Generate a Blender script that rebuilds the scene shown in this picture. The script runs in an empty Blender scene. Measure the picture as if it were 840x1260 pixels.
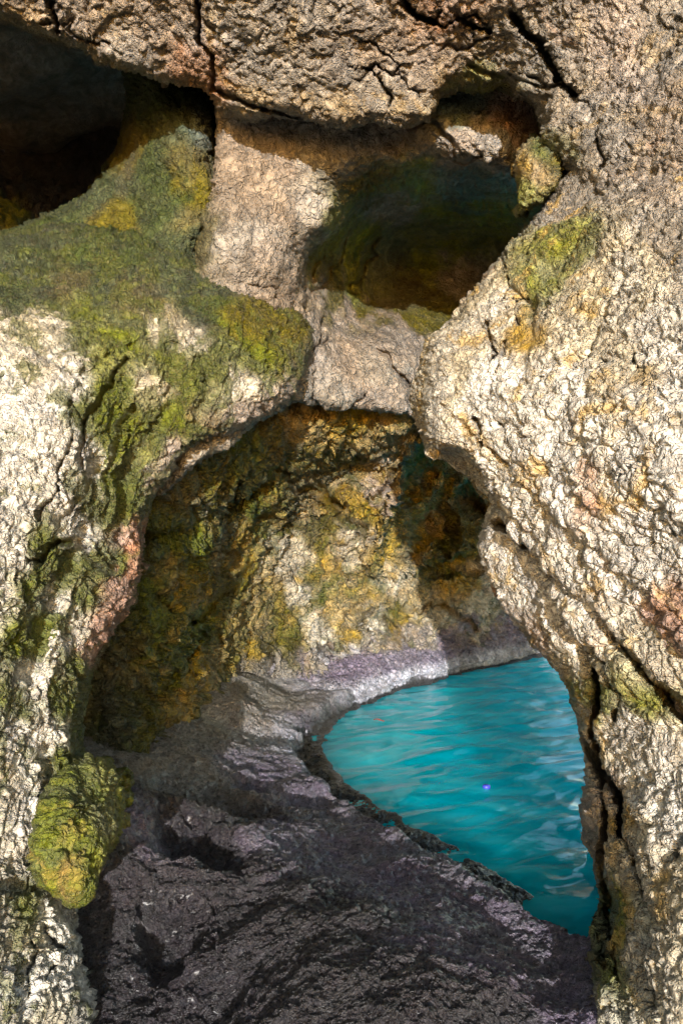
import bpy, math, time
import numpy as np
T0 = time.time()
f32 = np.float32
sc = bpy.context.scene
COL = sc.collection
CX, CY, FP, H = 420.0, 630.0, 970.0, 1.3      # picture centre, focal length in picture px, camera height above the water
SKY_STR, SUN_STR, EXPOSURE = .15, 2.5, 1.72

# ------------------------------------------------------------------ noise
def _hash(ix, iy, iz, seed):
    h = (ix.astype(np.uint32) * np.uint32(374761393)) ^ (iy.astype(np.uint32) * np.uint32(668265263)) ^ (iz.astype(np.uint32) * np.uint32(2147483647 - 58)) ^ np.uint32((seed * 974634777) & 0xffffffff)
    h = (h ^ (h >> np.uint32(13))) * np.uint32(1274126177)
    h = (h ^ (h >> np.uint32(16))) * np.uint32(2246822519)
    return h ^ (h >> np.uint32(15))

def perlin(P, seed=0):
    P = P.astype(f32); I = np.floor(P).astype(np.int32); F = P - I
    U = F * F * F * (F * (F * 6 - 15) + 10)
    out = np.zeros(len(P), f32)
    for dx in (0, 1):
        wx = U[:, 0] if dx else 1 - U[:, 0]
        for dy in (0, 1):
            wy = U[:, 1] if dy else 1 - U[:, 1]
            for dz in (0, 1):
                wz = U[:, 2] if dz else 1 - U[:, 2]
                h = _hash(I[:, 0] + dx, I[:, 1] + dy, I[:, 2] + dz, seed)
                g = ((h & np.uint32(1023)).astype(f32) / 511.5 - 1) * (F[:, 0] - dx) + (((h >> np.uint32(10)) & np.uint32(1023)).astype(f32) / 511.5 - 1) * (F[:, 1] - dy) \
                    + (((h >> np.uint32(20)) & np.uint32(1023)).astype(f32) / 511.5 - 1) * (F[:, 2] - dz)
                out += wx * wy * wz * g
    return out

def fbm(P, oct=4, seed=0, ridged=False, gain=.5):
    a, s, o = 1.0, 0.0, 0
    for k in range(oct):
        n = perlin(P * (2.03 ** k) + k * 17.3, seed + k)
        if ridged: n = 0.5 - 2 * np.abs(n)
        o = o + a * n; s += a; a *= gain
    return o / s * (1 if ridged else 1.6)

def worley(P, seed=0):
    P = P.astype(f32); I = np.floor(P).astype(np.int32); F = P - I
    f1 = np.full(len(P), 9, f32); f2 = f1.copy(); cid = np.zeros(len(P), f32); tilt = cid.copy()
    for dx in (-1, 0, 1):
        for dy in (-1, 0, 1):
            for dz in (-1, 0, 1):
                h = _hash(I[:, 0] + dx, I[:, 1] + dy, I[:, 2] + dz, seed)
                a = (h & np.uint32(1023)).astype(f32) / 1023 + dx - F[:, 0]
                b = ((h >> np.uint32(10)) & np.uint32(1023)).astype(f32) / 1023 + dy - F[:, 1]
                c = ((h >> np.uint32(20)) & np.uint32(1023)).astype(f32) / 1023 + dz - F[:, 2]
                d = a * a + b * b + c * c
                m = d < f1
                f2 = np.where(m, f1, np.minimum(f2, d)); f1 = np.where(m, d, f1)
                tl = (((h >> np.uint32(7)) & np.uint32(255)).astype(f32) / 127.5 - 1) * a + (((h >> np.uint32(15)) & np.uint32(255)).astype(f32) / 127.5 - 1) * b + (((h >> np.uint32(22)) & np.uint32(255)).astype(f32) / 127.5 - 1) * c
                tilt = np.where(m, tl, tilt)
                cid = np.where(m, ((h >> np.uint32(5)) & np.uint32(255)).astype(f32) / 255, cid)
    return np.sqrt(f1), np.sqrt(f2), cid, tilt

def sstep(a, b, x):
    t = np.clip((x - a) / (b - a), 0, 1); return t * t * (3 - 2 * t)

def tps(pts, q, lam=1e-3):
    """thin-plate spline through pts (x, y, value), evaluated at q"""
    A = np.array(pts, float); X = A[:, :2] / 300.0; Q = q / 300.0; n = len(A)
    def K(r2): return np.where(r2 > 0, r2 * np.log(r2 + 1e-12), 0)
    d = ((X[:, None] - X[None]) ** 2).sum(-1)
    M = np.zeros((n + 3, n + 3)); M[:n, :n] = K(d) + lam * np.eye(n); M[:n, n] = 1; M[:n, n + 1:] = X; M[n, :n] = 1; M[n + 1:, :n] = X.T
    w = np.linalg.solve(M, np.concatenate([A[:, 2], [0, 0, 0]]))
    out = w[n] + Q @ w[n + 1:]
    for i in range(n): out = out + w[i] * K(((Q - X[i]) ** 2).sum(-1))
    return out

def poly_sd(poly, q):
    """signed distance (+ inside) and nearest border point"""
    V = np.array(poly, float); n = len(V); best = np.full(len(q), 1e18); B = np.zeros((len(q), 2)); inside = np.zeros(len(q), bool)
    for i in range(n):
        a, b = V[i], V[(i + 1) % n]; e = b - a
        t = np.clip(((q - a) @ e) / (e @ e), 0, 1); c = a + t[:, None] * e
        d = ((q - c) ** 2).sum(1); m = d < best; best[m] = d[m]; B[m] = c[m]
        cr = ((a[1] > q[:, 1]) != (b[1] > q[:, 1]))
        if cr.any():
            xi = (b[0] - a[0]) * (q[:, 1] - a[1]) / (b[1] - a[1] + 1e-12) + a[0]
            inside ^= cr & (q[:, 0] < xi)
    return np.where(inside, 1, -1) * np.sqrt(best), B

def line_dist(line, q):
    V = np.array(line, float); best = np.full(len(q), 1e18); side = np.zeros(len(q))
    for i in range(len(V) - 1):
        a, b = V[i], V[i + 1]; e = b - a
        t = np.clip(((q - a) @ e) / (e @ e), 0, 1); w = q - (a + t[:, None] * e); d = (w ** 2).sum(1)
        m = d < best; best[m] = d[m]; side[m] = np.sign(e[0] * (q[m, 1] - a[1]) - e[1] * (q[m, 0] - a[0]))
    return np.sqrt(best), side

# ------------------------------------------------------------------ rock colours (linear albedo); some are placed to stand in for shade
PAL = dict(
    w=(.60, .57, .51), c=(.48, .43, .33), g=(.09, .105, .012), h=(.18, .185, .05), d=(.042, .056, .018), o=(.32, .23, .09), y=(.30, .215, .06),
    r=(.38, .21, .14), p=(.36, .30, .25), b=(.25, .21, .17), k=(.045, .038, .042), v=(.20, .17, .22), n=(.028, .022, .026), l=(.50, .49, .55),
    m=(.09, .078, .014), e=(.25, .225, .19), q=(.30, .19, .13), t=(.09, .12, .095))

def tint_from(ctrl, q, P, warp_px, sharp=3.0, wscale=3.0, seed=5, streak=1.0):
    P = P * np.array([1, 1, streak])
    """soft nearest-material lookup, its borders broken up by noise"""
    w1 = fbm(P * wscale, 5, seed, gain=.62); w2 = fbm(P * wscale + 31.7, 5, seed + 9, gain=.62)
    Q = q + np.stack([w1, w2], 1) * warp_px
    C = np.zeros((len(q), 3)); W = np.zeros(len(q))
    for c in ctrl:
        d2 = (Q[:, 0] - c[0]) ** 2 + (Q[:, 1] - c[1]) ** 2
        w = 1.0 / (d2 + 120.0) ** sharp
        if len(c) > 3: w = w * c[3]
        C += w[:, None] * np.array(PAL[c[2]]); W += w
    return C / W[:, None]

# ------------------------------------------------------------------ materials
def rockmat(name, scale=1.0, rough=.55, spec=.5, bump=1.0, vary=1.0, moss=0.0, rust=0.0, coat=0.0, vein=0.0):
    m = bpy.data.materials.new(name); m.use_nodes = True; nt = m.node_tree; N = nt.nodes; L = nt.links
    b = N['Principled BSDF']; tc = N.new('ShaderNodeTexCoord'); at = N.new('ShaderNodeAttribute'); at.attribute_name = 'tint'
    def noise(s, det, dist=0.0, rg=.6):
        n = N.new('ShaderNodeTexNoise'); n.inputs['Scale'].default_value = s * scale; n.inputs['Detail'].default_value = det
        n.inputs['Roughness'].default_value = rg; n.inputs['Distortion'].default_value = dist; L.new(tc.outputs['Object'], n.inputs['Vector']); return n
    def ramp(src, a, c, va=0.0, vb=1.0):
        r = N.new('ShaderNodeMapRange'); r.inputs['From Min'].default_value = a; r.inputs['From Max'].default_value = c
        r.inputs['To Min'].default_value = va; r.inputs['To Max'].default_value = vb; r.interpolation_type = 'SMOOTHSTEP'; L.new(src, r.inputs['Value']); return r.outputs['Result']
    def mix(a, bcol, fac, typ='MIX'):
        x = N.new('ShaderNodeMix'); x.data_type = 'RGBA'; x.blend_type = typ
        if hasattr(fac, 'node'): L.new(fac, x.inputs['Factor'])
        else: x.inputs['Factor'].default_value = fac
        for s, v in ((x.inputs['A'], a), (x.inputs['B'], bcol)):
            if hasattr(v, 'node'): L.new(v, s)
            else: s.default_value = (*v, 1)
        return x.outputs['Result']
    def math_(op, a, bb):
        x = N.new('ShaderNodeMath'); x.operation = op
        for s, v in ((x.inputs[0], a), (x.inputs[1], bb)):
            if hasattr(v, 'node'): L.new(v, s)
            else: s.default_value = v
        return x.outputs[0]
    n1 = noise(9, 8, 1.5); n2 = noise(38, 6, .6, .7); n3 = noise(4.2, 6, .8); n4 = noise(140, 3)
    hv = N.new('ShaderNodeHueSaturation'); L.new(at.outputs['Color'], hv.inputs['Color'])
    L.new(ramp(n1.outputs['Fac'], .3, .7, 1 - .35 * vary, 1 + .35 * vary), hv.inputs['Value'])
    L.new(ramp(n3.outputs['Fac'], .35, .65, 1 - .3 * vary, 1 + .3 * vary), hv.inputs['Saturation'])
    c = hv.outputs['Color']
    g = N.new('ShaderNodeCombineColor')
    v2 = ramp(n2.outputs['Fac'], .32, .68, 1 - .38 * vary, 1 + .3 * vary)
    for k in 'Red Green Blue'.split(): L.new(v2, g.inputs[k])
    c = mix(c, g.outputs['Color'], 1.0, 'MULTIPLY')
    if rust: c = mix(c, (.36, .19, .09), ramp(noise(3.1, 7, 1.0).outputs['Fac'], .60, .70, 0, rust))
    if rust: c = mix(c, (.50, .33, .09), ramp(noise(5.3, 7, 1.4).outputs['Fac'], .53, .66, 0, rust))
    if moss: c = mix(c, (.075, .088, .012), ramp(noise(6.0, 8, 1.2, .7).outputs['Fac'], .52 - .025 * (moss > .7), .60 - .025 * (moss > .7), 0, moss))
    if vein:
        d = math_('ABSOLUTE', math_('SUBTRACT', noise(7.5, 7, 2.2, .62).outputs['Fac'], .5), 0.0)
        c = mix(c, (.10, .065, .03), ramp(d, .0, .018, vein, 0))
    L.new(c, b.inputs['Base Color'])
    L.new(ramp(n2.outputs['Fac'], .3, .7, max(.08, rough - .18), min(1, rough + .18)), b.inputs['Roughness'])
    b.inputs['Specular IOR Level'].default_value = spec
    if coat: b.inputs['Coat Weight'].default_value = coat; b.inputs['Coat Roughness'].default_value = .30
    # fine crinkle
    vo = N.new('ShaderNodeTexVoronoi'); vo.feature = 'DISTANCE_TO_EDGE'; vo.inputs['Scale'].default_value = 42 * scale
    wn = noise(24, 4); vm = N.new('ShaderNodeVectorMath'); vm.operation = 'MULTIPLY_ADD'
    L.new(wn.outputs['Color'], vm.inputs[0]); vm.inputs[1].default_value = (.07 / scale,) * 3; L.new(tc.outputs['Object'], vm.inputs[2]); L.new(vm.outputs[0], vo.inputs['Vector'])
    e = ramp(vo.outputs['Distance'], 0, .16)
    hgt = math_('ADD', math_('MULTIPLY', e, .45), math_('ADD', n2.outputs['Fac'], math_('MULTIPLY', n4.outputs['Fac'], .35)))
    bp = N.new('ShaderNodeBump'); bp.inputs['Strength'].default_value = min(1, .8 * bump); bp.inputs['Distance'].default_value = .014 / scale * max(1, bump)
    L.new(hgt, bp.inputs['Height']); L.new(bp.outputs['Normal'], b.inputs['Normal'])
    return m

# ------------------------------------------------------------------ mesh helpers
def props(o, label=None, cat=None, group=None, kind=None):
    for k, v in (('label', label), ('category', cat), ('group', group), ('kind', kind)):
        if v: o[k] = v
    return o

def grid_mesh(name, V, nu, nv, keep, mat, tint=None, flip=False):
    idx = np.arange(nu * nv).reshape(nv, nu)
    F = np.stack([idx[:-1, :-1], idx[1:, :-1], idx[1:, 1:], idx[:-1, 1:]], -1).reshape(-1, 4)
    if flip: F = F[:, ::-1]
    F = F[keep[F].all(1)]
    e = np.abs(V[F] - V[np.roll(F, 1, 1)]).max((1, 2)); F = F[e < .45]
    used = np.zeros(len(V), bool); used[F] = True; remap = np.cumsum(used) - 1
    F = remap[F]; P = V[used]
    base = np.array([P[:, 0].mean(), P[:, 1].mean(), P[:, 2].min()])
    me = bpy.data.meshes.new(name); me.vertices.add(len(P)); me.vertices.foreach_set('co', (P - base).astype(f32).ravel())
    me.loops.add(F.size); me.loops.foreach_set('vertex_index', F.astype(np.int32).ravel())
    me.polygons.add(len(F)); me.polygons.foreach_set('loop_start', np.arange(0, F.size, 4, dtype=np.int32))
    me.polygons.foreach_set('use_smooth', np.ones(len(F), bool)); me.update(calc_edges=True)
    if tint is not None:
        a = me.attributes.new('tint', 'FLOAT_COLOR', 'POINT'); c = np.ones((len(P), 4), f32); c[:, :3] = tint[used]; a.data.foreach_set('color', c.ravel())
    me.materials.append(mat); o = bpy.data.objects.new(name, me); o.location = base; COL.objects.link(o)
    return o

def grid_normals(V, nu, nv):
    G = V.reshape(nv, nu, 3); du = np.gradient(G, axis=1); dv = np.gradient(G, axis=0)
    n = np.cross(dv, du).reshape(-1, 3); n /= (np.linalg.norm(n, axis=1)[:, None] + 1e-9); return n

def basis(strata):
    """rotate so that the first axis runs across the strata; strata = (direction across, stretch along)"""
    if strata is None: return np.eye(3)
    d, st = np.array(strata[0], float), strata[1]; d /= np.linalg.norm(d)
    return np.eye(3) / st + np.outer(d, d) * (1 - 1 / st)

def relief(P, Nn, amp, size, strata, seed, wts=(1, 1, 1, 1)):
    """heights along the normal: big lumps, folded beds, knobs and crinkles"""
    B = basis(strata); Q = (P @ B.T) / size
    wp = np.stack([fbm(Q * .8 + 5.1, 3, seed + 1), fbm(Q * .8 + 17.9, 3, seed + 2), fbm(Q * .8 + 41.3, 3, seed + 3)], 1)
    lump = fbm(Q * .16 + 3.3, 3, seed + 4)
    lump2 = fbm(Q * .06 + 8.3, 2, seed + 14)
    ridge = fbm(Q * .42 + .8 * wp, 4, seed + 5, ridged=True)
    f1, f2, cid, tl = worley(Q * (.75 + .0 * wp) + wp * 1.1 + .35 * fbm(Q * 2.3, 2, seed + 9)[:, None], seed + 6)
    knob = (cid - .5) * .8 + .15 * (1 - f1 * f1) + 1.1 * tl; cre = -np.exp(-((f2 - f1) / .10) ** 2)
    knob = knob * (.35 + .65 * sstep(0, .2, f2 - f1))
    g1, g2, cid2, tl2 = worley(Q * 1.9 + wp * .9 + 7.7, seed + 7)
    sm = (.5 - g1) * .4 + ((cid2 - .5) * .5 + 1.0 * tl2) * sstep(0, .2, g2 - g1); cre2 = -np.exp(-((g2 - g1) / .09) ** 2)
    cc = Q @ (np.array(strata[0], float) / np.linalg.norm(strata[0])) if strata else Q[:, 2]
    tt = cc * .17 + .45 * lump2 + .5 * lump + .22 * wp[:, 1]; fr = tt - np.floor(tt); bed = (fr - .5) * sstep(1.0, .88, fr) * sstep(-.35, .25, wp[:, 2])
    fine = fbm(Q * 4.5, 3, seed + 8, ridged=True)
    return amp * (wts[0] * 4.2 * lump2 + wts[0] * 2.2 * lump + wts[1] * (.95 * ridge + 1.1 * bed) + wts[2] * (.8 * knob * (.6 + .8 * sstep(-.3, .3, lump)) + .8 * cre * sstep(-.4, .3, wp[:, 0])) + wts[3] * (.34 * sm + .45 * cre2 + .16 * fine))

def rock(name, poly, depth, tint, mat, step=2.0, R=30.0, r=.25, k=.012, M=70.0, amp=.03, size=.09, strata=None, seed=1, wts=(1, 1, 1, 1),
         cracks=(), steps=(), wobble=6.0, warp_px=45, sharp=3.0, wscale=3.0, extra=None, rect=None, streak=1.0, **tags):
    Pp = np.array(poly, float)
    x0, y0 = Pp.min(0) - M; x1, y1 = Pp.max(0) + M
    if rect: x0, y0, x1, y1 = rect
    # finer inside the picture, coarser outside it
    def axis(a, b, lim):
        inner = np.arange(max(a, -30), min(b, lim + 30), step); s = []; v = inner[0]; d = step
        while v > a: d *= 1.06; v -= d; s.append(v)
        e = []; v = inner[-1]; d = step
        while v < b: d *= 1.06; v += d; e.append(v)
        return np.concatenate([s[::-1], inner, e])
    ax, ay = axis(x0, x1, 840), axis(y0, y1, 1260)
    nu, nv = len(ax), len(ay); q = np.stack(np.meshgrid(ax, ay), -1).reshape(-1, 2)
    z = np.zeros(len(q)); q3 = np.stack([q[:, 0] / 28, q[:, 1] / 28, z], 1)
    wob = np.stack([fbm(q3, 5, seed + 60, gain=.6), fbm(q3 + 9.1, 5, seed + 61, gain=.6)], 1) * wobble
    s, Bp = poly_sd(poly, q + wob); Bp = Bp - wob
    out = s < 0; pq = q.copy(); pq[out] = Bp[out] + (Bp[out] - q[out]) * .12
    pq[out] += 0
    D = tps(depth, pq)
    t = np.clip(s / R, 0, 1); D = D + r * (1 - np.sqrt(np.maximum(0, 1 - (1 - t) ** 2)))
    D = D + np.where(out, -s * k, 0)
    qc = pq + wob * 1.3
    calm = np.ones(len(q))
    for c in cracks:
        line, w, dep = c[:3]; d, side = line_dist(line, qc); ck = np.exp(-(d / w) ** 2); D = D + dep * ck
        if dep > 0 and w < 6: calm = calm * (1 - .85 * np.exp(-(d / (1.6 * w)) ** 2)); pq[:, 0] += min(7, dep * 25) * ck * np.where(out, 0, 1)
        if len(c) > 3: D = D + c[3] * sstep(-1, 1, side * d / (w * .6)) * np.exp(-(d / 90) ** 2)
    D = np.maximum(D, .5)
    P = np.stack([(pq[:, 0] - CX) / FP * D, D, H - (pq[:, 1] - CY) / FP * D], 1)
    n = grid_normals(P, nu, nv)
    if n[(~out)][:, 1].mean() > 0: n = -n
    G = n.reshape(nv, nu, 3).copy()
    for _ in range(3): G[1:-1, 1:-1] = (G[1:-1, 1:-1] * 2 + G[:-2, 1:-1] + G[2:, 1:-1] + G[1:-1, :-2] + G[1:-1, 2:]) / 6
    n = G.reshape(-1, 3); n /= np.linalg.norm(n, axis=1)[:, None] + 1e-9
    h = relief(P, n, amp, size, strata, seed, wts)
    h = h * calm
    if extra is not None: h = h + extra(P, pq)
    P2 = P + n * h[:, None]
    tn = tint_from(tint, pq, P / (size / .09), warp_px, sharp, wscale, seed + 30, streak)
    o = grid_mesh(name, P2, nu, nv, s > -M, mat, tn)
    print(name, nu * nv, round(time.time() - T0, 1))
    return props(o, tags.get('label'), tags.get('category'), tags.get('group'), tags.get('kind'))

# ------------------------------------------------------------------ rock masses
M_pale = rockmat('pale_limestone', .85, .5, .5, 1.2, rust=.8, vein=.7)
M_left = rockmat('mossy_limestone', .8, .5, .5, 1.2, moss=.75, vein=.4)
M_roof = rockmat('brown_limestone', .8, .55, .4, 1.2, rust=.3, vein=.5)
M_deep = rockmat('recess_limestone', .55, .6, .4, 1.1)
M_back = rockmat('yellow_limestone', .42, .5, .5, 1.2, rust=.3, moss=.6, vein=.3)
M_floor = rockmat('wet_dark_rock', 1.5, .36, .7, 1.9, coat=.3)
M_boss = rockmat('lichen_limestone', .9, .55, .5, 1.1, rust=.3, moss=.4)

def fissures(seed, n, box, ang, lmin, lmax, spread=22, w=2.2, dep=.13):
    """thin open joints that follow the bedding"""
    g = np.random.default_rng(seed); out = []
    for _ in range(n):
        x, y = g.uniform(box[0], box[2]), g.uniform(box[1], box[3]); a = math.radians(ang + g.normal() * spread); L = g.uniform(lmin, lmax); pts = [(x, y)]
        for _k in range(int(L / 14)):
            a2 = a + g.normal() * .55; x += 14 * math.cos(a2); y += 14 * math.sin(a2); pts.append((x, y))
        if len(pts) > 2: out.append((pts, w * g.uniform(.75, 1.25), dep * g.uniform(.4, 1.2)))
    return out

rock('limestone_buttress',
     [(700, 195), (668, 245), (640, 285), (600, 330), (570, 370), (550, 405), (530, 418), (525, 450), (512, 490), (515, 530), (530, 555), (560, 560),
      (590, 590), (605, 612), (640, 645), (680, 672), (712, 700), (742, 735), (766, 780), (800, 820), (842, 864), (900, 910), (1000, 930), (1100, 800), (1120, 300), (1000, 120), (860, 150), (760, 180)],
     [(520, 500, 2.35), (600, 350, 2.5), (700, 210, 2.55), (640, 500, 2.05), (700, 400, 2.05), (840, 300, 1.85), (840, 600, 1.5), (700, 620, 1.85), (760, 760, 1.75), (840, 840, 1.6),
      (1000, 900, 1.5), (1000, 500, 1.45), (1000, 150, 1.9), (620, 620, 2.1)],
     [(540, 450, 'c'), (620, 480, 'w'), (640, 420, 'o', .10), (700, 500, 'w'), (720, 400, 'c'), (600, 400, 'c', .4), (700, 285, 'h', .5), (690, 250, 'e'), (760, 230, 'e'), (840, 210, 'b'), (780, 340, 'c'), (840, 300, 'e'),
      (820, 420, 'w'), (760, 460, 'c'), (700, 560, 'w'), (760, 600, 'w'), (620, 590, 'w'), (830, 500, 'w'), (810, 460, 'o', .12), (680, 350, 'h', .2), (745, 610, 'r', .05), (825, 740, 'r', .12), (790, 700, 'w'), (840, 620, 'w'), (740, 690, 'w'), (1000, 500, 'w')],
     M_pale, step=1.5, R=22, r=.15, amp=.0135, size=.048, strata=((1, .1, 1.0), 1.7), wts=(1.6, 1.1, 1, 1.1), seed=3, M=85, k=.010,
     cracks=fissures(11, 22, (540, 230, 860, 800), 48, 50, 170, 22, 1.7, .08) + [([(620, 420), (600, 500), (660, 590), (740, 640)], 2.0, .08), ([(770, 350), (700, 480), (735, 560), (840, 640)], 2.0, .08, .02), ([(600, 550), (680, 620), (760, 690), (845, 780)], 2.2, .11, .03),
             ([(840, 200), (760, 260), (705, 330)], 6, .03, .03), ([(600, 330), (660, 380), (640, 470)], 5, .015)],
     kind='thing', label='big pale cream limestone bulge jutting in from the right above the pool', category='rock face')

rock('limestone_pillar',
     [(606, 628), (590, 672), (603, 705), (622, 742), (642, 768), (688, 825), (713, 880), (712, 910), (722, 960), (720, 1010), (729, 1060), (736, 1110), (726, 1150), (712, 1180), (718, 1230), (728, 1420), (1080, 1420), (1100, 640), (760, 560), (640, 600)],
     [(595, 672, 2.38), (640, 768, 2.3), (713, 900, 2.2), (722, 1010, 2.12), (735, 1110, 2.06), (718, 1230, 1.92), (700, 700, 1.98), (760, 850, 1.8), (840, 900, 1.66), (840, 1100, 1.58), (840, 1260, 1.55), (1000, 700, 1.7), (1000, 1300, 1.4), (760, 1400, 1.75)],
     [(620, 690, 'w'), (660, 790, 'p'), (700, 760, 'w'), (690, 820, 'c'), (730, 900, 'c'), (722, 860, 'h', .5), (790, 860, 'h', .4), (815, 810, 'c', .6), (770, 900, 'w'), (800, 960, 'w'), (735, 1000, 'p'), (728, 1040, 'b', .5),
      (840, 1000, 'w'), (750, 1130, 'h'), (740, 1200, 'h'), (790, 1180, 'c'), (830, 1080, 'c'), (820, 1230, 'c'), (720, 1230, 'c'), (770, 1050, 'c'), (760, 1010, 'o', .4)],
     M_pale, step=1.5, R=24, r=.18, amp=.0135, size=.048, strata=((1, .1, .45), 1.7), wts=(1.5, 1.1, 1, 1.1), seed=23, M=85, k=.010,
     cracks=fissures(12, 12, (620, 660, 860, 1250), 62, 50, 170) + [([(650, 660), (672, 700), (700, 745), (722, 800), (736, 850), (728, 900), (735, 945), (758, 975), (764, 1030), (792, 1090), (806, 1130), (800, 1190), (815, 1262), (815, 1330)], 4, .42, .05),
             ([(612, 645), (645, 670), (685, 698), (716, 726), (745, 762), (770, 805), (805, 845), (850, 888)], 5, .4, .03),
             ([(712, 905), (738, 960), (746, 1010), (733, 1070), (742, 1110), (735, 1150)], 3.5, .32, .03), ([(792, 1090), (830, 1055), (850, 1010)], 3, .25)],
     kind='thing', label='tall cracked limestone pillar beside the pool, under the big bulge', category='rock pillar')

rock('overhang',
     [(-300, -1050), (-300, 20), (-20, 25), (0, 30), (30, 44), (62, 56), (100, 62), (120, 76), (165, 90), (205, 104), (245, 108), (262, 122), (275, 142), (300, 150), (340, 146), (380, 150), (415, 158), (460, 152), (500, 158), (525, 145), (540, 115), (570, 102), (600, 112), (625, 100),
      (634, 122), (655, 124), (664, 150), (668, 175), (690, 190), (700, 215), (760, 280), (860, 300), (1120, 300), (1120, -1050)],
     [(0, 30, 2.9), (200, 104, 3.05), (275, 142, 3.0), (400, 155, 2.95), (500, 155, 2.9), (600, 105, 2.9), (690, 200, 2.55), (840, 230, 2.1), (0, -50, 2.75), (300, 0, 2.65), (600, 0, 2.6), (840, 0, 2.25), (840, 120, 2.15), (400, -300, 2.2), (-300, -300, 2.3), (1100, -300, 1.9), (400, -1000, 2.0), (-300, -1000, 2.1), (1100, -1000, 1.8), (-200, 20, 2.9), (1100, 200, 1.6)],
     [(50, 20, 'b'), (150, 60, 'e'), (200, 30, 'b'), (300, 40, 'e'), (245, 80, 'q', .25), (350, 110, 'e'), (450, 60, 'b'), (440, 110, 'e'), (550, 40, 'q', .2), (560, 60, 'b'), (620, 60, 'e'), (640, 150, 'e'), (700, 130, 'e'), (760, 80, 'p'), (820, 60, 'e'), (700, 230, 'e'), (660, 190, 'h', .5),  # brown rock, its dull tone also standing in for light falling off
      (800, 200, 'b'), (750, 170, 'e'), (830, 150, 'b'), (590, 95, 'h', .4), (100, 50, 'b'), (380, 0, 'e'), (760, 270, 'e')],
     M_roof, step=2.0, R=26, r=.16, amp=.017, size=.06, strata=((0, .3, 1), 1.3), seed=41, M=60, k=.012,
     cracks=fissures(13, 16, (0, -10, 850, 200), 20, 40, 130, 25, 1.7, .07) + [([(490, -5), (515, 20), (535, 28)], 2.4, .18), ([(560, 18), (600, 40)], 2.5, .2), ([(625, 20), (660, 50), (685, 100)], 2.4, .2), ([(240, -10), (245, 50), (262, 70), (262, 110), (310, 130), (380, 150)], 2.5, .12), ([(684, 100), (706, 115)], 2.5, .2), ([(60, 0), (70, 40)], 2, .14), ([(630, 100), (600, 90), (575, 80)], 3, .04)],
     kind='thing', label='brown crusted rock overhang roofing the cave across the top of the photo', category='overhang')

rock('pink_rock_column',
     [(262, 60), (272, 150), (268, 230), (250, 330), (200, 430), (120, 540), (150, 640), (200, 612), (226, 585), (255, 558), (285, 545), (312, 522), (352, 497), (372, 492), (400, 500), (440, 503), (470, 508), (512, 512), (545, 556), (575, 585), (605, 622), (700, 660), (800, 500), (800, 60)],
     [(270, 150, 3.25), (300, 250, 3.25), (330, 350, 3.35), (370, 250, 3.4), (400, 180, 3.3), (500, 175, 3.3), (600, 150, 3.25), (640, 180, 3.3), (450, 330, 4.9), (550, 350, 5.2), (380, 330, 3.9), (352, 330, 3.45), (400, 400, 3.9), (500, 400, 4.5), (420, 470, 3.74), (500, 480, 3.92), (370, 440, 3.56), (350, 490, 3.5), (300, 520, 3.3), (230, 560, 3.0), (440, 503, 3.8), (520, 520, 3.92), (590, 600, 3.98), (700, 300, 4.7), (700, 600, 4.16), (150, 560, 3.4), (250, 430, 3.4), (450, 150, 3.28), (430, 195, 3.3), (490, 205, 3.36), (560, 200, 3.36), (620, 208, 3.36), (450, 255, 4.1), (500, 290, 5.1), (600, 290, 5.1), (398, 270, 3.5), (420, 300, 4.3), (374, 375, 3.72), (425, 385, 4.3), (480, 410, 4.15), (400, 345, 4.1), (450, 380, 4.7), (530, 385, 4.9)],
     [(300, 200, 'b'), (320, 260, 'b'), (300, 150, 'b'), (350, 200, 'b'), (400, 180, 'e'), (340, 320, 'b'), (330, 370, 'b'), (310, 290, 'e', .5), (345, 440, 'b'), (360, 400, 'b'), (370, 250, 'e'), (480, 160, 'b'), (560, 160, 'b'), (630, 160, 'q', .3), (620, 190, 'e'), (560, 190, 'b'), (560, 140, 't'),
      (450, 230, 'm'), (430, 280, 'h', .8), (500, 225, 'h'), (580, 240, 't'), (420, 320, 'h'), (520, 320, 'h'), (480, 260, 'b'), (590, 270, 'h'), (560, 340, 'b'), (400, 330, 'm'), (400, 370, 'm'), (450, 385, 'm'), (500, 390, 'm'), (540, 400, 'm'), (380, 360, 'b'), (470, 300, 'h'), (550, 300, 'h'), (520, 280, 'h', .4), (450, 350, 'h'), (520, 360, 'm'), (420, 390, 'b'), (470, 400, 'b'), (430, 440, 'b'), (480, 450, 'e'), (500, 430, 'b'), (520, 480, 'b'), (400, 480, 'e'), (460, 490, 'b'), (550, 540, 'o'),  # hollow tones lightened in place of missing ambient light
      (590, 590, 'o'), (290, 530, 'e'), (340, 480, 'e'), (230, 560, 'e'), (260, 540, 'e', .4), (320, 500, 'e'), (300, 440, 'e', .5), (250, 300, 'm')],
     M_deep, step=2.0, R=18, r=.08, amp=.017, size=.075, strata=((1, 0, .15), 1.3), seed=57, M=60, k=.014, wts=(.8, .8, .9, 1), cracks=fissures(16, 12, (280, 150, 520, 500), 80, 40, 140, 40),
     kind='thing', label='pinkish rock column and dark green chimney hollow above the low arch', category='rock wall')

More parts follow.
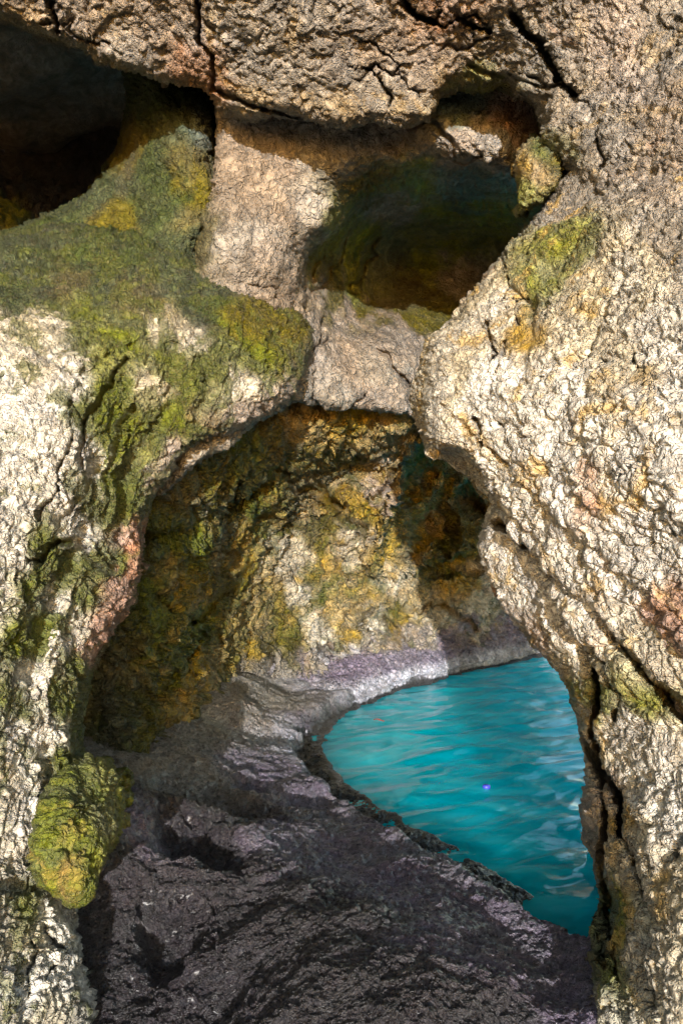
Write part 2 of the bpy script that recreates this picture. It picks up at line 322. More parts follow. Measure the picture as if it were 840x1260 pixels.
rock('mossy_recess_wall',
     [(148, 40), (152, 80), (156, 130), (146, 180), (118, 215), (95, 240), (62, 262), (20, 280), (-60, 300), (-300, 320), (-300, 520), (290, 520), (300, 40)],
     [(150, 100, 3.6), (155, 150, 3.6), (200, 120, 3.45), (260, 150, 3.4), (270, 250, 3.38), (110, 240, 3.7), (0, 290, 3.7), (200, 250, 3.4), (200, 330, 3.35), (100, 330, 3.5), (0, 350, 3.5), (300, 380, 3.9), (0, 480, 3.3), (300, 480, 3.9), (300, 150, 3.9)],
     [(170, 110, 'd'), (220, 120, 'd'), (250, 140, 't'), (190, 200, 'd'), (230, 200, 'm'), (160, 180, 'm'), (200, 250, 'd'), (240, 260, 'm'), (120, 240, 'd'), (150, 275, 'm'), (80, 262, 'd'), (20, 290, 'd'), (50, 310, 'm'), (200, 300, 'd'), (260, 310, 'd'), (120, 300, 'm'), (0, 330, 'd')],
     M_deep, step=2.0, R=40, r=.3, amp=.022, size=.10, strata=((.8, 0, .6), 1.5), seed=71, M=60, k=.014,
     kind='thing', label='dark green mossy slope of rock in the recess beside the black cavity', category='rock wall')

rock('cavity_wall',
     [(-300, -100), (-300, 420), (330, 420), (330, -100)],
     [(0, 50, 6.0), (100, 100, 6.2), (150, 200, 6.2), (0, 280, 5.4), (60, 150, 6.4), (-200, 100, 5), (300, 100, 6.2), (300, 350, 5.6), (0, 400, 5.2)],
     [(30, 60, 'k'), (120, 80, 'k'), (60, 120, 'k'), (20, 180, 'k'), (100, 190, 'k'), (130, 240, 'k'), (60, 250, 'k'), (20, 260, 'h', .3), (120, 130, 'b', .5), (0, 120, 'b', .5)],  # near-black tones put the deep shade into the rock colour
     M_deep, step=3.0, R=20, r=.1, amp=.05, size=.2, seed=83, M=20, kind='thing', label='back of the cavity with its shade put into near-black colour in the upper corner behind the mossy slope', category='rock wall')

rock('niche_wall',
     [(40, 420), (40, 960), (400, 1000), (560, 930), (680, 860), (700, 830), (702, 700), (705, 420)],
     [(130, 860, 3.3), (300, 850, 4.8), (400, 870, 5.45), (450, 862, 5.8), (540, 838, 6.3), (660, 806, 7.1), (770, 800, 7.75), (150, 700, 3.2), (200, 600, 3.3), (250, 560, 3.5), (300, 520, 3.7), (400, 505, 4.05), (500, 515, 4.2), (330, 620, 4.5), (250, 700, 3.9), (400, 650, 5.2), (450, 580, 5.0), (520, 620, 5.4), (500, 700, 5.6), (560, 660, 6.0), (590, 622, 6.7), (560, 590, 5.6), (620, 700, 6.4), (590, 730, 6.1), (450, 770, 5.65), (620, 750, 6.65), (350, 780, 5.25), (560, 790, 6.2), (200, 800, 3.5), (700, 700, 7.35), (700, 500, 5.1), (400, 950, 5.4), (600, 900, 6.5), (150, 950, 3.2), (60, 450, 4.0), (150, 500, 3.8), (60, 700, 3.3), (60, 900, 3.3), (200, 450, 4.2), (320, 450, 4.4), (420, 455, 4.7), (520, 450, 4.9), (492, 590, 5.0), (525, 590, 6.0), (505, 650, 5.35), (535, 650, 6.2)],
     [(160, 700, 'm'), (200, 620, 'm'), (220, 650, 'g'), (260, 580, 'm'), (250, 640, 'm'), (300, 560, 'g', .7), (330, 530, 'm'), (350, 520, 'y', .4), (400, 530, 'y'), (420, 560, 'm'), (350, 600, 'm'), (400, 620, 'y'), (330, 650, 'g'), (300, 680, 'y', .6), (280, 720, 'm'), (230, 740, 'y', .6), (180, 740, 'g'), (200, 780, 'g'), (150, 820, 'm'),
      (250, 780, 'g'), (300, 760, 'y'), (340, 720, 'y'), (360, 680, 'c'), (350, 750, 'm'), (380, 730, 'c'), (400, 700, 'y'), (410, 660, 'm'), (370, 650, 'm'), (460, 740, 'y'), (420, 760, 'y'), (430, 690, 'c'), (440, 640, 'y'), (470, 600, 'p'), (470, 640, 'y', .7), (460, 690, 'y'), (480, 720, 'c'), (490, 660, 'y', .8), (510, 620, 'y'), (520, 580, 'o'), (540, 640, 'o'), (530, 690, 'm'), (560, 720, 'o'), (570, 700, 'y'),
      (500, 540, 'y'), (470, 530, 'y'), (520, 560, 'o'), (545, 560, 'o'), (590, 600, 'o'), (585, 625, 'm'), (600, 660, 'm'), (560, 670, 'g', .6), (590, 750, 'c'), (610, 730, 'c'), (540, 760, 'c'), (480, 750, 'm'), (500, 770, 'y'), (450, 770, 'c'), (400, 780, 'c'), (400, 750, 'g', .4), (350, 790, 'm'), (300, 800, 'y'), (330, 820, 'e'),
      (200, 830, 'g'), (250, 830, 'y'), (160, 860, 'm'), (220, 850, 'o', .5), (410, 830, 'e'), (460, 820, 'v'), (500, 812, 'e'), (550, 795, 'v'), (600, 780, 'v'), (640, 770, 'v'), (500, 795, 'p', .5), (380, 850, 'v'), (420, 805, 'l', .4), (600, 765, 'c', .6), (560, 815, 'e')],
     M_back, step=1.8, R=10, r=.05, amp=.042, size=.12, strata=((1, 0, .2), 1.25), seed=97, M=20, warp_px=60, wscale=3.2, sharp=3.0, wts=(.7, 1.3, 1.3, 1.3), k=.004, rect=(40, 440, 775, 950),
     cracks=fissures(15, 24, (180, 520, 640, 800), 60, 30, 120, 50, 2.4, .25) + [([(505, 540), (500, 580), (480, 620), (455, 700)], 9, -.22), ([(575, 615), (600, 630)], 10, .7), ([(540, 700), (600, 690), (640, 740)], 8, .35, .2), ([(500, 590), (530, 640), (500, 690)], 9, .3), ([(470, 760), (500, 800)], 5, .2), ([(180, 660), (260, 640), (330, 590)], 8, .2), ([(560, 570), (545, 620), (560, 660)], 8, .25)],
     kind='thing', label='yellow and green far wall of the low arched niche behind the pool', category='rock wall')

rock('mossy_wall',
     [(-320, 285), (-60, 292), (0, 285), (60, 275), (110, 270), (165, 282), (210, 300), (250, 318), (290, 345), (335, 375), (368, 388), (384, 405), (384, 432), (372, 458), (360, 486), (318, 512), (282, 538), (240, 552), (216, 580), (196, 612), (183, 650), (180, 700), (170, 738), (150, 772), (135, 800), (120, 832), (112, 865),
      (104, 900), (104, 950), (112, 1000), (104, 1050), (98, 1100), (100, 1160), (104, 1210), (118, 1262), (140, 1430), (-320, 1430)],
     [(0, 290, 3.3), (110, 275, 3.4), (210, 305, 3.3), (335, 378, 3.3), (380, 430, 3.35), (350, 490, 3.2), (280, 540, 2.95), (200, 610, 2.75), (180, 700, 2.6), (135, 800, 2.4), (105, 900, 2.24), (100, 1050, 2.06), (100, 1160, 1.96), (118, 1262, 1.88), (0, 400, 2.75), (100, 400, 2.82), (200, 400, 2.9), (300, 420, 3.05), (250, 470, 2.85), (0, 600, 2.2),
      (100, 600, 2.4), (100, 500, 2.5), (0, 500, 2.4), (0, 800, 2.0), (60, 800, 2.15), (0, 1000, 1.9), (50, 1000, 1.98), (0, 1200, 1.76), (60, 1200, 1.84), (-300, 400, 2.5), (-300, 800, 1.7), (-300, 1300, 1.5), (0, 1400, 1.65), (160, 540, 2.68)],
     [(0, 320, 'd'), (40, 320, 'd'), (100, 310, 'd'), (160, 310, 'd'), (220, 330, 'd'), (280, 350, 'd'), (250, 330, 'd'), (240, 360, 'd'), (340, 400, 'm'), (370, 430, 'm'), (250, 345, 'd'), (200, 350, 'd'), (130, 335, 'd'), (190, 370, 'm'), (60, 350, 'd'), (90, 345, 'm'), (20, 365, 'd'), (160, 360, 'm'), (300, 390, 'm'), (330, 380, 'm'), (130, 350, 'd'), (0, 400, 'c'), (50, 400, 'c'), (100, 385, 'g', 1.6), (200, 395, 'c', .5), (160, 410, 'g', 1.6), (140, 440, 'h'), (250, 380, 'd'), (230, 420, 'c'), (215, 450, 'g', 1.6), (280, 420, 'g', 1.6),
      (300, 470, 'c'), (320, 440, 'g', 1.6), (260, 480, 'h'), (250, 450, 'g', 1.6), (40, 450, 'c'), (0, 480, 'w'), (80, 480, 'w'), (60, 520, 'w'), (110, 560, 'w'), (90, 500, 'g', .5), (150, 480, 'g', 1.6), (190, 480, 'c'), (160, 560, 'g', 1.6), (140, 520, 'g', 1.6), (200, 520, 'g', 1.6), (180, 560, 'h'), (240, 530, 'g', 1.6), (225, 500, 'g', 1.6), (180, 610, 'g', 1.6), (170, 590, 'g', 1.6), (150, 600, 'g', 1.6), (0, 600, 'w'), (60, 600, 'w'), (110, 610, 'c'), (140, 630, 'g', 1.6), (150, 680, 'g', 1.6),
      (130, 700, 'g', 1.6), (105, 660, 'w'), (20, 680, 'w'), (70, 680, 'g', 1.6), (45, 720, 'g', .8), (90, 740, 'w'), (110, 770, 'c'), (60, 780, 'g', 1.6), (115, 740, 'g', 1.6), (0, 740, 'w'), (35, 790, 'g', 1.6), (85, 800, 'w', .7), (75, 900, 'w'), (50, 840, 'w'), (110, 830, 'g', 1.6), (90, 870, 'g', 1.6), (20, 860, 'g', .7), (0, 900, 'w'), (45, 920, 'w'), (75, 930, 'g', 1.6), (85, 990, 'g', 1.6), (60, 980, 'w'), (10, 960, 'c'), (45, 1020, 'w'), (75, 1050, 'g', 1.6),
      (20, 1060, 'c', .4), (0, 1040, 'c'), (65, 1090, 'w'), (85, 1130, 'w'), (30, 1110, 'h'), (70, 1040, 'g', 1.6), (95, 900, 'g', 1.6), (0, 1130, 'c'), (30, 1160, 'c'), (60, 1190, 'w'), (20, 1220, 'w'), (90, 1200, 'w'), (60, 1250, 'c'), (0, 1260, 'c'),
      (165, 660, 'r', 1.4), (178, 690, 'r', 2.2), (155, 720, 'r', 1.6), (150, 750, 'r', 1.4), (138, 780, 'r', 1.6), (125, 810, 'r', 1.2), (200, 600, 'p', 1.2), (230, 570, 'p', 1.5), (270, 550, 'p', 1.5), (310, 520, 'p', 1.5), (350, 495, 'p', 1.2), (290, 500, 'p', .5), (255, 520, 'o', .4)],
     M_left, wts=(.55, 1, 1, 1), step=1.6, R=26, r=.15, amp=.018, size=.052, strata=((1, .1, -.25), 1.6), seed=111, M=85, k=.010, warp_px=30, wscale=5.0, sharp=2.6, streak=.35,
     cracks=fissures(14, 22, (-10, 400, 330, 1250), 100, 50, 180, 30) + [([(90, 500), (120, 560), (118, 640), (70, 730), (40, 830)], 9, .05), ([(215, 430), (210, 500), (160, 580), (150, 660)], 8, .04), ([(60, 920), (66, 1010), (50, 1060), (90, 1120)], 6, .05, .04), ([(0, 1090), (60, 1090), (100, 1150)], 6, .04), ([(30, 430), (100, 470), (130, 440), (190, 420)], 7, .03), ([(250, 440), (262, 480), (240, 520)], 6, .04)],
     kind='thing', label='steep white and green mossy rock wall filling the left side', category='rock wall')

rock('mossy_boulder',
     [(62, 985), (85, 950), (108, 938), (130, 940), (152, 958), (157, 985), (150, 1012), (132, 1040), (112, 1075), (96, 1100), (70, 1080), (52, 1040)],
     [(100, 950, 2.1), (150, 980, 2.2), (100, 1030, 1.94), (60, 1020, 1.9), (100, 1090, 1.9)],
     [(100, 980, 'g'), (130, 960, 'h'), (140, 1000, 'h'), (110, 1010, 'h'), (90, 1050, 'g'), (110, 1060, 'h'), (80, 1000, 'g'), (100, 1090, 'g')],
     M_boss, step=1.6, R=24, r=.08, amp=.014, size=.06, seed=131, M=50, k=.008, warp_px=14, kind='thing', label='small yellow-green mossy knob standing out of the foot of the left wall', category='boulder')

rock('rock_knob',
     [(640, 186), (655, 170), (676, 168), (690, 182), (696, 210), (682, 235), (655, 252), (640, 262), (636, 232), (634, 208)],
     [(640, 200, 2.75), (690, 200, 2.6), (660, 250, 2.66), (665, 180, 2.72)],
     [(665, 190, 'g'), (650, 200, 'o'), (660, 215, 'o'), (680, 200, 'm'), (670, 240, 'h'), (685, 180, 't'), (645, 235, 'h')],
     M_boss, step=1.5, R=22, r=.12, amp=.012, size=.05, seed=141, M=40, k=.012, warp_px=10, kind='thing', label='little orange-green stone wedged in the gap beneath the overhang', category='stone')

# ------------------------------------------------------------------ the cave floor with its shoreline
shore_px = [(725, 800), (665, 808), (600, 823), (540, 838), (490, 852), (448, 868), (420, 884), (398, 905), (402, 935), (425, 965), (460, 988), (505, 1012), (560, 1045), (610, 1072), (650, 1098), (700, 1118), (740, 1135)]
shore = [((x - CX) / FP * (H * FP / (y - CY)), H * FP / (y - CY)) for x, y in shore_px]
shore += [(1.4, 2.5), (2.6, 2.0), (40, 2.0), (40, 40), (3, 40)]
zp = [(300, 850, 4.75), (150, 870, 3.7), (130, 1000, 2.5), (250, 950, 3.3), (330, 900, 4.0), (400, 1020, 3.08), (300, 1100, 2.36), (400, 1200, 1.88), (600, 1200, 1.92), (560, 1120, 2.42), (480, 1060, 2.8), (200, 1180, 2.1), (120, 1230, 1.98), (700, 1230, 2.0), (220, 1000, 2.75), (360, 960, 3.55)]
zc = [((x - CX) / FP * Y, Y, H - (y - CY) / FP * Y) for x, y, Y in zp] + [(-.9, 1.5, .0), (.7, 1.6, .02), (-2.5, 2.5, .6), (-2.5, 5, .8), (1, 1.4, .2), (0, 0, .2), (1.5, 0, .2), (-1.5, 0, .3), (-2, 7, .6), (0, 7, .3)]
def build_ground():
    ys = [-2.0]
    while ys[-1] < 8.4:
        y = ys[-1]; ys.append(y + (.05 if y < 1.25 else max(.0045, .0027 * y)))
    xs = [-3.4]
    while xs[-1] < 2.6:
        x = xs[-1]; xs.append(x + (.006 if -1.9 < x < .9 else .03))
    ys = np.array(ys); xs = np.array(xs); nu, nv = len(xs), len(ys)
    q = np.stack(np.meshgrid(xs, ys), -1).reshape(-1, 2); P = np.concatenate([q, np.zeros((len(q), 1))], 1)
    wob = np.stack([fbm(P * 6, 5, 201, gain=.6), fbm(P * 6 + 8.8, 5, 202, gain=.6)], 1) * .065
    sd, _ = poly_sd(shore, q + wob); sd = -sd                       # positive on land
    base = tps([(a * 100, b * 100, c) for a, b, c in zc], q * 100, 5e-3)
    base = np.minimum(base, 1.1); bk = sstep(1.2, .4, q[:, 1]); base = base * (1 - bk) + .2 * bk
    far = sstep(4.1, 5.0, q[:, 1])
    rimw = .04 + .10 * (1 - far)
    prof = .012 * sstep(0, .02, sd) + .06 * sstep(rimw, rimw + .07, sd) + .03 * far * sstep(.02, .1, sd)
    inland = sstep(.08, .6, sd)
    z = prof + inland * np.maximum(base - .07, 0)
    z = np.where(sd < 0, -np.minimum(1.7, .06 - sd * 1.2) , z)
    # hollows worn into the floor
    for hx, hy, hY, rx, ry, dep in ((262, 985, 3.04, 0.2, 0.15, 0.11), (232, 1045, 2.64, 0.17, 0.13, 0.13), (275, 1065, 2.54, 0.08, 0.07, 0.07), (308, 970, 3.37, 0.09, 0.08, 0.07), (190, 1190, 1.9, 0.16, 0.18, 0.06), (210, 1120, 2.18, 0.09, 0.12, 0.11), (380, 992, 3.37, 0.11, 0.07, 0.05)):
        x0, y0 = (hx - CX) / FP * hY, hY
        dd = np.sqrt(((q[:, 0] + wob[:, 0] * 1.5 - x0) / rx) ** 2 + ((q[:, 1] + wob[:, 1] * 1.5 - y0) / ry) ** 2); z = z - .8 * dep * sstep(1.5, .2, dd)
    z = np.where(sd > .25, np.maximum(z, .05), z)
    P[:, 2] = z
    n = grid_normals(P, nu, nv); n = np.where((n[:, 2] < 0)[:, None], -n, n)
    L = np.array([.0, .0, 1.0])
    land = sstep(.0, .10, sd)
    h = relief(P, n, .0095, .036, ((.7, -.7, .0), 1.3), 211, (1.6, 1.5, .8, 1.1)) * (.25 + .75 * land) + .035 * fbm(P * 2.5, 4, 230)* inland
    P2 = P + n * h[:, None]
    # colours laid out over the floor plan; darkest tones paint shade into the hollows
    def w(px, py, c, Y=None, k=1.0):
        Y = Y * .68 if Y else (H - .2) * FP / (py - CY); return ((px - CX) / FP * Y * 100, Y * 100, c, k)
    ctrl = [w(150, 870, 'b', 5.2), w(230, 860, 'c', 5.9), w(270, 850, 'p', 6.3), w(330, 850, 'e', 6.9), w(180, 920, 'b', 4.9), w(250, 900, 'e', 5.6), w(310, 890, 'p', 6.3), w(350, 900, 'l', 6.3, .8), w(380, 890, 'v', 6.7), w(390, 940, 'l', 5.9, .8), w(330, 950, 'v', 5.4), w(220, 960, 'b', 4.6), w(160, 1000, 'v', 3.8),
            w(250, 1000, 'n', 4.3), w(230, 1050, 'n', 3.9), w(150, 1080, 'k', 3.3, .9), w(170, 1130, 'n', 3.0), w(240, 1120, 'n', 3.2), w(160, 1240, 'n', 2.7), w(260, 1230, 'k', 2.8), w(340, 1240, 'k', 2.8), w(190, 1200, 'n', 2.8), w(300, 1050, 'k'), w(340, 1120, 'k'), w(420, 1100, 'k'), w(300, 1180, 'n'), w(440, 1040, 'v'), w(360, 1020, 'v'), w(500, 1070, 'v'), w(560, 1090, 'v'), w(620, 1130, 'v'), w(470, 1120, 'k'),
            w(540, 1150, 'v', None, .6), w(400, 1200, 'k'), w(520, 1220, 'k'), w(620, 1200, 'k', None, .7), w(690, 1200, 'v', None, .6), w(680, 1150, 'v'), w(600, 1250, 'k'), w(440, 1260, 'n'), w(440, 865, 'l', 8.1), w(480, 845, 'l', 8.9), w(540, 830, 'l', 9.7), (0, 120, 'k', 1), (90, 160, 'k', 1), (-150, 180, 'k', 1), (-110, 130, 'n', 1), (-150, 40, 'p', 1), (0, 40, 'p', 1), (150, 40, 'p', 1), (0, -100, 'c', 1), (-200, -100, 'c', 1), (200, -100, 'c', 1)]  # pale unseen rock behind the camera, added to bounce light upward
    t = tint_from(ctrl, q * 100, P * 1.0, 20, 3.0, 3.3, 240)
    wet = sstep(rimw + .08, rimw, sd + .025 * fbm(P * 9, 3, 250))[:, None]
    t = t * (1 - wet) + np.array((.018, .016, .013)) * wet
    t = np.where((sd < 0)[:, None], np.array((.10, .13, .10)), t)
    keep = (np.abs(q[:, 0]) < 90)
    o = grid_mesh('ground', P2, nu, nv, keep, M_floor, t)
    print('ground', nu * nv, round(time.time() - T0, 1))
    return props(o, 'dark wet rock shelf sloping down to the edge of the pool', 'ground', kind='structure')
build_ground()

# crusted tide shelf along the far shore: a bank of its own standing over the water
def build_bank():
    line = [(376, 905, 4.52), (388, 893, 4.78), (405, 880, 5.04), (430, 869, 5.26), (470, 856, 5.59), (510, 844, 5.92), (550, 834, 6.21), (600, 823, 6.53), (640, 812, 6.89), (668, 806, 7.15), (700, 804, 7.3)]
    A = np.array([((x - CX) / FP * Y, Y) for x, y, Y in line]); seg = np.concatenate([[0], np.cumsum(np.linalg.norm(np.diff(A, axis=0), axis=1))])
    ns, nt_ = int(seg[-1] / .008), 110
    s = np.linspace(0, seg[-1], ns); X = np.interp(s, seg, A[:, 0]); Y = np.interp(s, seg, A[:, 1])
    tx, ty = np.gradient(X), np.gradient(Y); l = np.hypot(tx, ty); nx, ny = ty / l, -tx / l        # toward the water
    prof = np.array([(-.02, -.8), (0, -.07), (.0, .013), (.02, .065), (-.01, .14), (-.08, .20), (-.23, .27), (-.6, .40)])
    pl = np.concatenate([[0], np.cumsum(np.linalg.norm(np.diff(prof, axis=0), axis=1))]); tt = np.concatenate([np.linspace(0, pl[2], 8)[:-1], np.linspace(pl[2], pl[-1], nt_ - 7)])
    a = np.interp(tt, pl, prof[:, 0]); b = np.interp(tt, pl, prof[:, 1])
    e = (.25 + .75 * sstep(0, 1.2, s)) 
    S = fbm(np.stack([s * 1.3, s * 0, s * 0], 1), 4, 260) * .10
    P = np.stack([(X + nx * S)[None] + nx[None] * a[:, None], (Y + ny * S)[None] + ny[None] * a[:, None], b[:, None] * e[None]], -1).reshape(-1, 3)
    n = grid_normals(P, ns, nt_); n = np.where((n[:, 2] < -.2)[:, None], -n, n)
    if (n @ np.array([0, -1, .3])).mean() < 0: n = -n
    h = relief(P, n, .016, .065, None, 271, (1, 1, 1.1, 1.3)) + .02 * fbm(P * np.array([21, 21, 5]), 3, 280, ridged=True)
    P2 = P + n * h[:, None]
    z = 1.54 * P2[:, 2] + .06 * fbm(P * 8, 4, 290)
    c = lambda k: np.array(PAL[k])
    t = c('l') * np.ones((len(P), 1)); m = sstep(.16, .26, z)[:, None]; t = t * (1 - m) + c('v') * 1.1 * m
    m = sstep(.36, .46, z)[:, None]; t = t * (1 - m) + c('e') * m
    m = sstep(.055, .02, 1.5 * P2[:, 2] + .02 * fbm(P * 13, 2, 295))[:, None]; t = t * (1 - m) + np.array((.02, .018, .018)) * m
    o = grid_mesh('tide_shelf', P2, ns, nt_, np.ones(len(P), bool), rockmat('salt_crust', .6, .4, .6, 1.3, coat=.2), t)
    return props(o, 'pale lilac salt-crusted ledge along the far edge of the pool', 'rock ledge')
build_bank()

# ------------------------------------------------------------------ water
def build_water():
    def ax(parts):
        v = []
        for a, b, d in parts: v += list(np.arange(a, b, d))
        return np.array(v + [parts[-1][1]])
    xs = ax([(-70, -2, 8), (-2, -.4, .3), (-.4, 2.2, .010), (2.2, 8, .25), (8, 90, 8)]); ys = ax([(1.2, 2.4, .2), (2.4, 8, .012), (8, 20, .4), (20, 160, 8)])
    nu, nv = len(xs), len(ys); q = np.stack(np.meshgrid(xs, ys), -1).reshape(-1, 2); P = np.concatenate([q, np.zeros((len(q), 1))], 1)
    a = math.radians(-28); R2 = np.array([[math.cos(a), -math.sin(a)], [math.sin(a), math.cos(a)]]); r_ = q @ R2.T
    W = np.stack([r_[:, 0] * 2.3, r_[:, 1] * 5.4, q[:, 0] * 0], 1)
    wp = fbm(W * .6, 2, 301)
    z = (1 + .6 * sstep(.6, 1.4, q[:, 0])) * (.022 * perlin(W + wp[:, None] * .7, 302) + .010 * perlin(W * 2.1 + wp[:, None] * 1.5 + 4, 303) + .0035 * perlin(W * 4.7 + wp[:, None] * 2 + 9, 304))
    fade = np.exp(-((np.maximum(0, np.abs(q[:, 0]) - 4)) / 4) ** 2)
    P[:, 2] = z * fade
    m = bpy.data.materials.new('turquoise_water'); m.use_nodes = True; nt = m.node_tree; N = nt.nodes; L = nt.links; b = N['Principled BSDF']
    tc = N.new('ShaderNodeTexCoord'); mp = N.new('ShaderNodeMapping'); mp.inputs['Rotation'].default_value = (0, 0, math.radians(28)); mp.inputs['Scale'].default_value = (2, 4.2, 1); L.new(tc.outputs['Object'], mp.inputs['Vector'])
    n = N.new('ShaderNodeTexNoise'); n.inputs['Scale'].default_value = 1.3; n.inputs['Detail'].default_value = 5; n.inputs['Distortion'].default_value = .8; L.new(mp.outputs[0], n.inputs['Vector'])
    cr = N.new('ShaderNodeValToRGB'); L.new(n.outputs['Fac'], cr.inputs['Fac']); E = cr.color_ramp.elements
    E[0].position = .34; E[0].color = (.0, .42, .53, 1); E[1].position = .72; E[1].color = (.04, .72, .82, 1); x = E.new(.5); x.color = (.0, .56, .69, 1)
    L.new(cr.outputs[0], b.inputs['Base Color']); b.subsurface_method = 'BURLEY'; b.inputs['Subsurface Weight'].default_value = 1; b.inputs['Subsurface Radius'].default_value = (.3, 1, 1); b.inputs['Subsurface Scale'].default_value = 1.1; b.inputs['Roughness'].default_value = .03; b.inputs['IOR'].default_value = 1.33
    n2 = N.new('ShaderNodeTexNoise'); n2.inputs['Scale'].default_value = 9; n2.inputs['Detail'].default_value = 3; L.new(mp.outputs[0], n2.inputs['Vector'])
    bp = N.new('ShaderNodeBump'); bp.inputs['Strength'].default_value = .15; bp.inputs['Distance'].default_value = .01; L.new(n2.outputs['Fac'], bp.inputs['Height']); L.new(bp.outputs[0], b.inputs['Normal'])
    me = bpy.data.meshes.new('water'); I = np.arange(nu * nv).reshape(nv, nu); F = np.stack([I[:-1, :-1], I[:-1, 1:], I[1:, 1:], I[1:, :-1]], -1).reshape(-1, 4)
    me.vertices.add(len(P)); me.vertices.foreach_set('co', P.astype(f32).ravel()); me.loops.add(F.size); me.loops.foreach_set('vertex_index', F.astype(np.int32).ravel())
    me.polygons.add(len(F)); me.polygons.foreach_set('loop_start', np.arange(0, F.size, 4, dtype=np.int32)); me.polygons.foreach_set('use_smooth', np.ones(len(F), bool)); me.update(calc_edges=True)
    me.materials.append(m); o = bpy.data.objects.new('water', me); COL.objects.link(o)
    props(o, 'clear turquoise sea water filling the pool', 'water', kind='structure')
build_water()

# ------------------------------------------------------------------ unseen rock vault added to block stray sky, open behind the camera and to the sea on the right
def build_shell():
    na, ny = 120, 150; V = []
    th = np.linspace(math.radians(-35), math.radians(215), na); ys = np.linspace(-.2, 15, ny)
    T, Y = np.meshgrid(th, ys); T = T.ravel(); Y = Y.ravel()
    k = np.where(Y > 11, np.sqrt(np.clip(1 - ((Y - 11) / 4.02) ** 2, 0, 1)), 1) * .999 + .001
    X = -.3 + 4.6 * np.cos(T) * k; Z = 1.2 + 3.4 * np.sin(T) * k
    P = np.stack([X, Y, Z], 1); n = np.stack([-np.cos(T), 0 * T, -np.sin(T)], 1)
    P = P + n * (.5 * fbm(P * .5, 4, 401) + .15 * fbm(P * 2, 3, 402))[:, None]
    keep = ~((X > 1.3) & (Y > 2.6) & (Y < 16))
    t = np.ones((len(P), 3)) * np.array(PAL['b'])
    o = grid_mesh('sky_block_vault', P, na, ny, keep, M_deep, t)
    return props(o, 'unseen brown rock vault added round the cave to keep stray sky light out', 'added vault', kind='structure')
build_shell()

# ------------------------------------------------------------------ small blue speck of unknown kind lying on the water
import bmesh
def build_speck():
    px, py = 598, 970; Y = H * FP / (py - CY); bm = bmesh.new()
    prof = [(0, -.012), (.010, -.012), (.014, -.006), (.015, .004), (.012, .010), (.007, .012), (0, .013)]; n = 20; rings = []
    for r_, z in prof[1:-1]: rings.append([bm.verts.new((r_ * math.cos(i * 2 * math.pi / n) * 1.3, r_ * math.sin(i * 2 * math.pi / n), z)) for i in range(n)])
    for a, b in zip(rings, rings[1:]):
        for i in range(n): bm.faces.new((a[i], a[(i + 1) % n], b[(i + 1) % n], b[i]))
    bm.faces.new(rings[-1]); bm.faces.new(rings[0][::-1])
    me = bpy.data.meshes.new('blue_speck'); bm.to_mesh(me); bm.free()
    for p in me.polygons: p.use_smooth = True
    m = bpy.data.materials.new('blue_speck_mat'); m.use_nodes = True; b = m.node_tree.nodes['Principled BSDF']; b.inputs['Base Color'].default_value = (.04, .05, .42, 1); b.inputs['Roughness'].default_value = .4
    me.materials.append(m); o = bpy.data.objects.new('blue_speck', me); o.location = ((px - CX) / FP * Y, Y, .006); COL.objects.link(o)
    props(o, 'tiny bright blue speck floating in the middle of the turquoise pool', 'float')
build_speck()

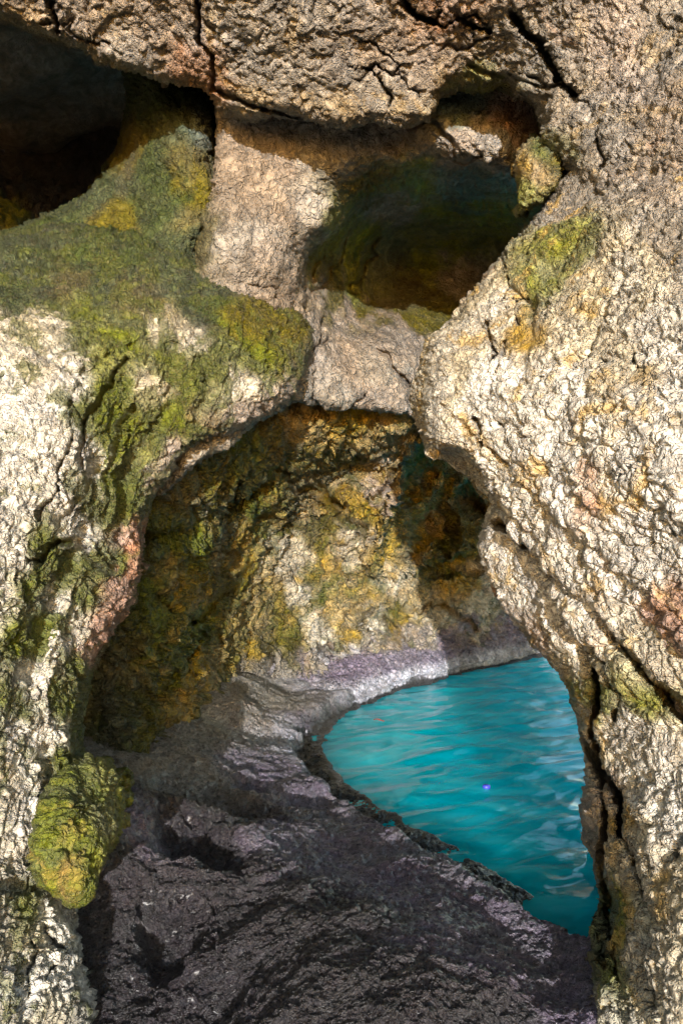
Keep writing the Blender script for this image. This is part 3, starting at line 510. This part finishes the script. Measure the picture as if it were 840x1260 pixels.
def build_leaf():
    px, py = 466, 888; Y = H * FP / (py - CY); bm = bmesh.new(); top = []; bot = []
    for k in range(9):
        t = k / 8; w_ = .012 * math.sin(math.pi * t) ** .8; x = (t - .5) * .07; zz = .004 * math.sin(t * 5)
        top.append(bm.verts.new((x, w_, zz + .003))); bot.append((bm.verts.new((x, 0, zz)), bm.verts.new((x, -w_, zz + .003))))
    for k in range(8):
        for a, b, c, d in ((top[k], top[k + 1], bot[k + 1][0], bot[k][0]), (bot[k][0], bot[k + 1][0], bot[k + 1][1], bot[k][1])): bm.faces.new((a, b, c, d))
    bmesh.ops.remove_doubles(bm, verts=bm.verts, dist=1e-5); bmesh.ops.solidify(bm, geom=bm.faces[:], thickness=.001)
    me = bpy.data.meshes.new('leaf'); bm.to_mesh(me); bm.free()
    m = bpy.data.materials.new('dry_leaf'); m.use_nodes = True; b = m.node_tree.nodes['Principled BSDF']; b.inputs['Base Color'].default_value = (.30, .07, .04, 1)
    me.materials.append(m); o = bpy.data.objects.new('leaf', me); o.location = ((px - CX) / FP * Y, Y, .008); o.rotation_euler = (0, 0, -.3); COL.objects.link(o)
    props(o, 'tiny reddish leaf floating near the far end of the turquoise pool', 'leaf', kind='thing')
build_leaf()

# ------------------------------------------------------------------ light
SUN_EL, SUN_AZ = math.radians(7.5), math.radians(-2)      # low sun behind the camera, a little left, stands in for a camera flash
w = bpy.data.worlds.new('World'); sc.world = w; w.use_nodes = True; nt = w.node_tree
sky = nt.nodes.new('ShaderNodeTexSky'); sky.sky_type = 'NISHITA'; sky.sun_disc = False; sky.sun_elevation = SUN_EL; sky.sun_rotation = math.radians(180) - SUN_AZ
bg = nt.nodes['Background']; bg.inputs['Strength'].default_value = SKY_STR; nt.links.new(sky.outputs[0], bg.inputs['Color'])
from mathutils import Vector
S = Vector((math.sin(SUN_AZ) * math.cos(SUN_EL), -math.cos(SUN_AZ) * math.cos(SUN_EL), math.sin(SUN_EL)))
sl = bpy.data.lights.new('sun', 'SUN'); sl.energy = SUN_STR; sl.angle = math.radians(.6); sl.color = (1.0, .98, .95)
so = bpy.data.objects.new('sun', sl); so.rotation_euler = (-S).to_track_quat('-Z', 'Y').to_euler(); so.location = S * 30; COL.objects.link(so)

cd = bpy.data.cameras.new('camera'); cam = bpy.data.objects.new('camera', cd); COL.objects.link(cam); sc.camera = cam
cam.location = (0, 0, H); cam.rotation_euler = (math.radians(90), 0, 0); cd.sensor_fit = 'VERTICAL'; cd.sensor_height = 24; cd.lens = 24 * FP / 1260; cd.clip_start = .05; cd.clip_end = 500
sc.view_settings.view_transform = 'Standard'; sc.view_settings.look = 'None'; sc.view_settings.exposure = EXPOSURE; sc.view_settings.gamma = 1
sc.cycles.use_denoising = True; sc.cycles.max_bounces = 6; sc.cycles.diffuse_bounces = 3; sc.cycles.glossy_bounces = 2; sc.cycles.use_adaptive_sampling = True; sc.cycles.adaptive_threshold = .02
print('script', round(time.time() - T0, 1))
